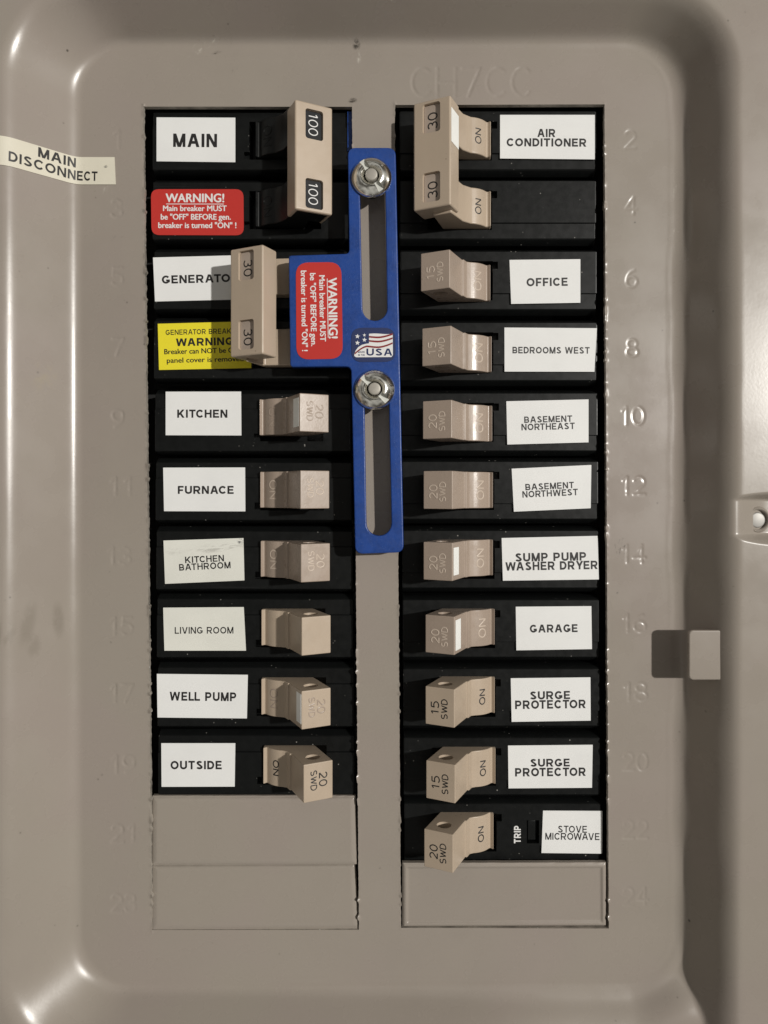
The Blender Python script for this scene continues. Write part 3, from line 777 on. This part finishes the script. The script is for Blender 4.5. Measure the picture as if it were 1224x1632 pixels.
single('R', (836, 948), 889.5, 779, [(799.5, 857.5), (952.5, 854), (954.5, 923.5), (801.5, 925.5)], [('SUMP PUMP', 877.8, 887.5, 112.5, 13.5, SB), ('WASHER DRYER', 879, 901.5, 147, 13.5, SB)], '20', 'light', LBL('SUMP PUMP WASHER DRYER', 'white mark on its switch'), dot=(.8, 4.6, -3.6, 3.6))
single('R', (948, 1057), 1001, 782, [(822, 967), (942.5, 966), (943.5, 1034.5), (823, 1036.5)], [('GARAGE', 882.5, 1001.5, 76, 12.7, SB)], '20', 'light', LBL('GARAGE', 'white mark on its switch'), dot=(.8, 4.6, -4.0, 3.9))
single('R', (1057, 1168), 1110.5, 782, [(814, 1081), (941, 1079.5), (941.5, 1148.5), (815.5, 1150.5)], [('SURGE', 876.8, 1108, 63.5, 13, SB), ('PROTECTOR', 877.2, 1122.5, 112.5, 13.7, SB)], '15', 'black',
       'black breaker with the upper white SURGE PROTECTOR sticker, just below GARAGE')
single('R', (1168, 1277), 1224, 783, [(809.7, 1188.3), (944.7, 1187), (943.5, 1255.5), (810.5, 1256.5)], [('SURGE', 876.8, 1215.5, 62.5, 12.5, SB), ('PROTECTOR', 877.2, 1230.3, 112.5, 13.5, SB)], '15', 'black',
       'black breaker with the lower white SURGE PROTECTOR sticker, just above STOVE MICROWAVE')
root, org = single('R', (1277, 1378), 1329.5, 780, [(865.5, 1292), (960, 1292.5), (959.5, 1360.5), (863, 1359.5)], [('STOVE', 912.5, 1321.5, 46, 11, RG), ('MICROWAVE', 912.3, 1333, 86.5, 11, RG)], '20', 'black',
       LBL('STOVE MICROWAVE', 'a small TRIP test button'), trip=True)
bm = bmesh.new(); c = mm(824.5, 1330, HB) - org
print_text(bm, 'TRIP', c.x, c.y, 28 / K, 11.0 / K, SB, .04, spin=math.pi / 2)
put('lettering', bm_mesh('lettering', bm, M['white_ink'], 80), root)
bm = bmesh.new(); slab(bm, [(16.95, -2.5), (19.3, -2.5), (19.3, 3.1), (16.95, 3.1)], -6, -1.0); bevel_sharp(bm, .3, 3)
put('test_button', bm_mesh('test_button', bm, M['black']), root, ((warp(741.5, 1327) - 612) / K - org.x, 0, 0))

# two-pole breakers
def double(side, bar_y, piv, body_y, label, bar_flip, amp, plate, ink, rocker, body, text_swap, lobes_ink, bar_dx=0.0, bar_me=None):
    flip = side == 'L'
    body_y = ty(body_y, HB); org = Vector(((piv - 612) / K, (816 - body_y) / K, HB))
    root = empty('double_breaker', org, label, 'breaker', 'double-width breakers')
    bx = warp(460.5 if flip else 741.5, body_y)
    put('body', body, root, ((bx - piv) / K, 0, 0), flip)
    bv = (body_y - bar_y) / K
    bar = put('handle_bar', bar_me or BAR, root, (bar_dx, bv, 0), bar_flip)
    for vc in (9.4, -8.6):
        c = BO + EX * 5.3 + Vector((0, vc, 0)) + AX * .93
        bm = bmesh.new()
        q = [c + EX * a + Vector((0, b, 0)) for a, b in ((-2.35, -3.7), (2.35, -3.7), (2.35, 3.7), (-2.35, 3.7))]
        lo = [bm.verts.new(p + AX * .05) for p in q]; hi = [bm.verts.new(p - AX * .06) for p in q]
        bm.faces.new(hi); bm.faces.new(lo[::-1])
        for i in range(4): bm.faces.new((lo[i], lo[(i + 1) % 4], hi[(i + 1) % 4], hi[i]))
        put('rating_plate', bm_mesh('rating_plate', bm, plate), bar)
        sh = (.0, .9)[1] * (1 if vc > 0 else -1) * 0 - .5
        t = stroke_mesh('rating_lettering', [(amp, 4.1 if amp == '30' else 5.7, 2.45, .18 if amp == '30' else .13, .2, tip_place(c + Vector((0, sh, 0)), 0, .07, text_swap))], ink)
        put('rating_lettering', t, bar)
    for s in (9.6, -9.6):
        rk = put('rocker', rocker, root, (0, s, 0), bar_flip)
        if lobes_ink: put('switch_lettering', LOBE_ON, rk)
    return root, org, bar
LOBE_ON = stroke_mesh('switch_lettering', [('ON', 4.0, 1.8, .18, .25, lobe_place(26, -.015))], M['ink'])
LOBE_ON_BLACK = stroke_mesh('switch_lettering', [('ON', 5.4, 2.6, .2, .8, lobe_place(28, -.015))], M['black'])

root, org, bar = double('R', 272, 742.5, 279, 'double breaker with white AIR CONDITIONER sticker and tan bar marked 30', False, '30', M['grey_plate'], M['ink'], ROCK, BODY2, False, True)
sticker(root, org, [(797, 183), (948, 183), (948, 254), (797, 252.5)], M['label'], [('AIR', 870.8, 212, 28.5, 13, SB), ('CONDITIONER', 871, 227, 127, 13, SB)], HB + .16)
put('marker_sticker', shoulder_dot(.5, 5.9, 2.4, 11.2, BO), bar)

root, org, bar = double('L', 278.2, 447.0, 279, 'double breaker with white MAIN sticker and tan bar marked 100', True, '100', M['dark_plate'], M['white_ink'], ROCK_BLACK, BODYMAIN, False, False, bar_me=BAR_MAIN)
for pm in BAR_HOLLOW_SHADE: put('hollow_shade', pm, bar)
for o in list(root.children):
    if o.name.startswith('rocker'): put('switch_lettering', LOBE_ON_BLACK, o)
sticker(root, org, [(249.5, 187), (375, 187.5), (375, 258.5), (249.5, 257)], M['label'], [('MAIN', 311, 223.8, 70, 21.3, B)], HB + .16)
WARN = lambda cx, cy: None
sticker(root, org, [(240.5, 301.5), (388, 301.5), (388.5, 375), (241.5, 374.5)], M['red'],
        [('WARNING!', 310.7, 315.5, 92.5, 13.2, .045), ('_', 310.7, 325.2, 92, 1.1, 0), ('Main breaker MUST', 310.6, 332, 101, 8.6, .040), ('be "OFF" BEFORE gen.', 312, 345.6, 111, 8.8, .040), ('breaker is turned "ON" !', 314.5, 359, 124, 8.8, .040)],
        HB + .16, r=13, ink='white_ink', name='warning_label')

root, org, bar = double('L', 495.4, 456, 501, 'double breaker with white GENERATOR sticker, yellow warning sticker and tan bar marked 30', False, '30', M['grey_plate'], M['ink'], ROCK_BACK, BODY2, True, False, bar_dx=1.0)
sticker(root, org, [(243.8, 410.4), (388, 406.5), (390, 477), (247, 480.5)], M['label'], [('GENERATOR', 319.5, 444.2, 123, 13, SB, -.0)], HB + .16)
sticker(root, org, [(251.4, 516), (399, 512), (400.5, 586.5), (253.4, 589.6)], M['yellow'],
        [('GENERATOR BREAKER', 323, 528.5, 118, 8.2, RG), ('WARNING', 326, 544.6, 91, 12.3, .115), ('Breaker can NOT be ON if', 326.5, 559, 129, 8.0, .036), ('panel cover is removed', 327, 573, 122, 7.8, .036)], HB + .16, name='warning_label')

# ------------------------------------------------------------------ blue interlock plate
ZP = 6.4; TP = 2.6
lock = empty('interlock_plate', mm(600, 560, ZP), 'blue slotted interlock plate bolted over the strip between the breaker columns', 'interlock plate')
lo = mm(600, 560, ZP)
def roundpoly(pts, radii, n=7):
    out_ = []
    for i, (p, r) in enumerate(zip(pts, radii)):
        p = Vector(p); a = (Vector(pts[i - 1]) - p).normalized(); b = (Vector(pts[(i + 1) % len(pts)]) - p).normalized()
        for k in range(n + 1):
            t = k / n; out_.append(p + a * r * (1 - t) ** 2 + b * r * t ** 2)
    return out_
outer = roundpoly([(554, 235), (630.5, 235), (643.5, 880.5), (566, 883), (559.5, 584), (462.5, 584.5), (460, 407), (556.5, 404)], [13, 13, 13, 13, 9, 5, 5, 7])
def slotpts(x0a, x1a, ya, x0b, x1b, yb):
    r = (x1a - x0a) / 2; p = [Vector((x0a + r - r * math.cos(math.pi * k / 12), ya + r - r * math.sin(math.pi * k / 12))) for k in range(13)]
    r2 = (x1b - x0b) / 2; p += [Vector((x0b + r2 + r2 * math.cos(math.pi * k / 12), yb - r2 + r2 * math.sin(math.pi * k / 12))) for k in range(13)]
    return p
slots = [slotpts(573, 613.5, 262, 577.5, 617, 511), slotpts(580.5, 619.5, 602, 584, 624, 854)]
c = bpy.data.curves.new('p', 'CURVE'); c.dimensions = '2D'; c.fill_mode = 'BOTH'; c.extrude = TP / 2 - .35; c.bevel_depth = .35; c.bevel_resolution = 2; c.offset = -.35
for loop in [outer] + slots:
    s = c.splines.new('POLY'); s.points.add(len(loop) - 1); s.use_cyclic_u = True
    for p, q in zip(s.points, loop):
        v = mm(q.x, q.y, ZP) - lo; p.co = (v.x, v.y, 0, 1)
o = bpy.data.objects.new('p', c); COL.objects.link(o)
dg = bpy.context.evaluated_depsgraph_get(); dg.update()
me = bpy.data.meshes.new_from_object(o.evaluated_get(dg), depsgraph=dg); bpy.data.objects.remove(o)
bm = bmesh.new(); bm.from_mesh(me); bmesh.ops.remove_doubles(bm, verts=bm.verts, dist=.0005)
bmesh.ops.translate(bm, verts=bm.verts, vec=(0, 0, -TP / 2))
put('plate', bm_mesh('plate', bm, M['blue'], 30), lock)
# red warning sticker, read from the top down
rq = [(471.5, 418.5), (544, 417.5), (546.5, 571.5), (472.5, 573.0)]
RS = -math.pi / 2
sticker(lock, lo, rq, M['red'],
        [('WARNING!', 530.5, 491, 96, 13.5, .045), ('_', 522.3, 491, 94, 1.1, 0), ('Main breaker MUST', 514, 491.5, 105, 8.8, .040), ('be "OFF" BEFORE gen.', 499.5, 493.5, 116, 8.8, .040), ('breaker is turned "ON" !', 485.0, 495.5, 128, 8.8, .040)],
        ZP + .14, r=20, ink='white_ink', spin=RS, name='warning_label')
# flag sticker
fs = sticker(lock, lo, [(559.8, 522.3), (629.5, 522.3), (631, 576.5), (560.5, 577)], M['navy'], [], ZP + .13, r=17, name='flag_sticker')
def z3(x, y): return 450 + x * .17157, 380 + y * .17157
def flat(name, polys, m, dz):
    bm = bmesh.new()
    for poly in polys:
        vs_ = []
        for x, y in poly:
            v = mm(*z3(x, y), ZP + .13) - lo; vs_.append(bm.verts.new((v.x, v.y, v.z + dz)))
        bm.faces.new(vs_)
    bmesh.ops.triangulate(bm, faces=bm.faces)
    put(name, bm_mesh(name, bm, m, 80), fs)
def wave(x, y0, amp): 
    t = (x - 805) / 220; return y0 + amp * math.sin(t * 2 * math.pi * .95 + .1)
top = [(x, wave(x, 886, -3)) for x in np.linspace(805, 1025, 10)]
flat('flag_field', [top + [(1027, 1085), (1012, 1102), (685, 1104), (668, 1092), (668, 1075)] + [(682, 1040), (705, 1010), (740, 988), (780, 978), (805, 975)]], M['white_ink'], .03)
def stripe(xs_, f0, f1): return [(x, f0(x)) for x in xs_] + [(x, f1(x)) for x in xs_[::-1]]
X1 = np.linspace(806, 1024, 12)
def drop(y0, sag): return lambda x: y0 + sag * math.sin((x - 806) / 218 * math.pi) - 26 * max(0, (x - 880) / 145) ** 1.5
st1 = stripe(X1, drop(906, 6), drop(922, 7)); st2 = stripe(X1, drop(944, 7), drop(960, 8))
X3 = np.linspace(672, 1024, 20)
def low(y0): return lambda x: (y0 + 70 * max(0, (790 - x) / 118) ** 1.6) + 10 * math.sin(max(0, x - 790) / 234 * math.pi) - 30 * max(0, (x - 880) / 145) ** 1.5
st3 = stripe(X3, low(994), low(1010))
flat('flag_stripes', [st1, st2, st3], M['flag_red'], .05)
def star(cx, cy, r): return [(cx + (r if k % 2 == 0 else r * .42) * math.sin(math.pi * k / 5 + .1), cy - (r if k % 2 == 0 else r * .42) * math.cos(math.pi * k / 5 + .1)) for k in range(10)]
flat('flag_stars', [star(698, 910, 24), star(762, 898, 17), star(698, 970, 24), star(763, 942, 23)], M['white_ink'], .03)
bm = bmesh.new()
for tx, cx, cy, wd, cap, bo in (('USA', 901, 1056, 240, 66, .03), ('MADE', 735, 1055, 62, 16, .03), ('IN THE', 735, 1083, 62, 16, .03)):
    v = mm(*z3(cx, cy), ZP + .13) - lo; s = .17157 / K * (D - ZP) / D
    print_text(bm, tx, v.x, v.y, wd * s, cap * s, bo, v.z + .05)
put('lettering', bm_mesh('lettering', bm, M['navy'], 80), fs)
# blue backing leg showing at the edge of the left opening
bm = bmesh.new(); p0, p1 = mm(553.5, 173), mm(561, 236); slab(bm, [(p0.x, p1.y), (p1.x, p1.y), (p1.x, p0.y), (p0.x, p0.y)], -3.5, -1.6)
put('backing_strip', bm_mesh('backing_strip', bm, M['blue']), lock, tuple(-lo))

# domed slotted nuts on studs
def nut(px, py, spin, label):
    H = ZP
    c = mm(px, py, H + 2); root = empty('mounting_nut', (c.x, c.y, H), label, 'nut', 'zinc nuts holding the blue plate')
    prof = [(5.3, .03), (5.36, .45), (5.2, .8), (4.75, 1.35), (4.1, 1.95), (3.5, 2.4), (3.05, 2.62), (2.8, 2.66), (2.6, 2.5), (2.1, 1.9), (1.95, 1.5), (1.95, .03)]
    bm = bmesh.new(); n = 48; rings = []
    for k in range(n):
        a = 2 * math.pi * k / n; rings.append([bm.verts.new((r * math.cos(a), r * math.sin(a), z)) for r, z in prof])
    for k in range(n):
        for j in range(len(prof)):
            j2 = (j + 1) % len(prof); bm.faces.new((rings[k][j], rings[k][j2], rings[(k + 1) % n][j2], rings[(k + 1) % n][j]))
    ct = boxbm(-6, 6, -.72, .72, 1.45, 4); ct.transform(Matrix.Rotation(math.radians(spin), 4, 'Z'))
    bm = boolean(bm, [ct])
    put('dome', bm_mesh('dome', bm, M['zinc'], 30), root)
    bm = bmesh.new(); bmesh.ops.create_cone(bm, cap_ends=True, segments=32, radius1=1.66, radius2=1.60, depth=13.0, matrix=Matrix.Translation((0, 0, 2.5 - 6.5)))
    bevel_sharp(bm, .28, 3); put('stud', bm_mesh('stud', bm, M['stud_face'], 30), root)
    for sg in (1, -1):
        b2 = boxbm(2.1 if sg > 0 else -4.66, 4.66 if sg > 0 else -2.1, -.70, .70, .5, 1.52); b2.transform(Matrix.Rotation(math.radians(spin), 4, 'Z'))
        put('lit_slot_insert', bm_mesh('lit_slot_insert', b2, M['zinc_lit'], 30), root)  # pale inserts added so the slot floor looks lit
    bm = bmesh.new(); bmesh.ops.create_cone(bm, cap_ends=True, segments=32, radius1=3.1, radius2=3.1, depth=ZP - TP - .1, matrix=Matrix.Translation((0, 0, -TP - (ZP - TP) / 2)))
    put('spacer', bm_mesh('spacer', bm, M['void'], 30), root)
nut(592, 278.5, -57, 'upper zinc slotted dome nut at the top of the blue plate')
nut(597, 619.5, -45, 'lower zinc slotted dome nut just under the flag sticker')
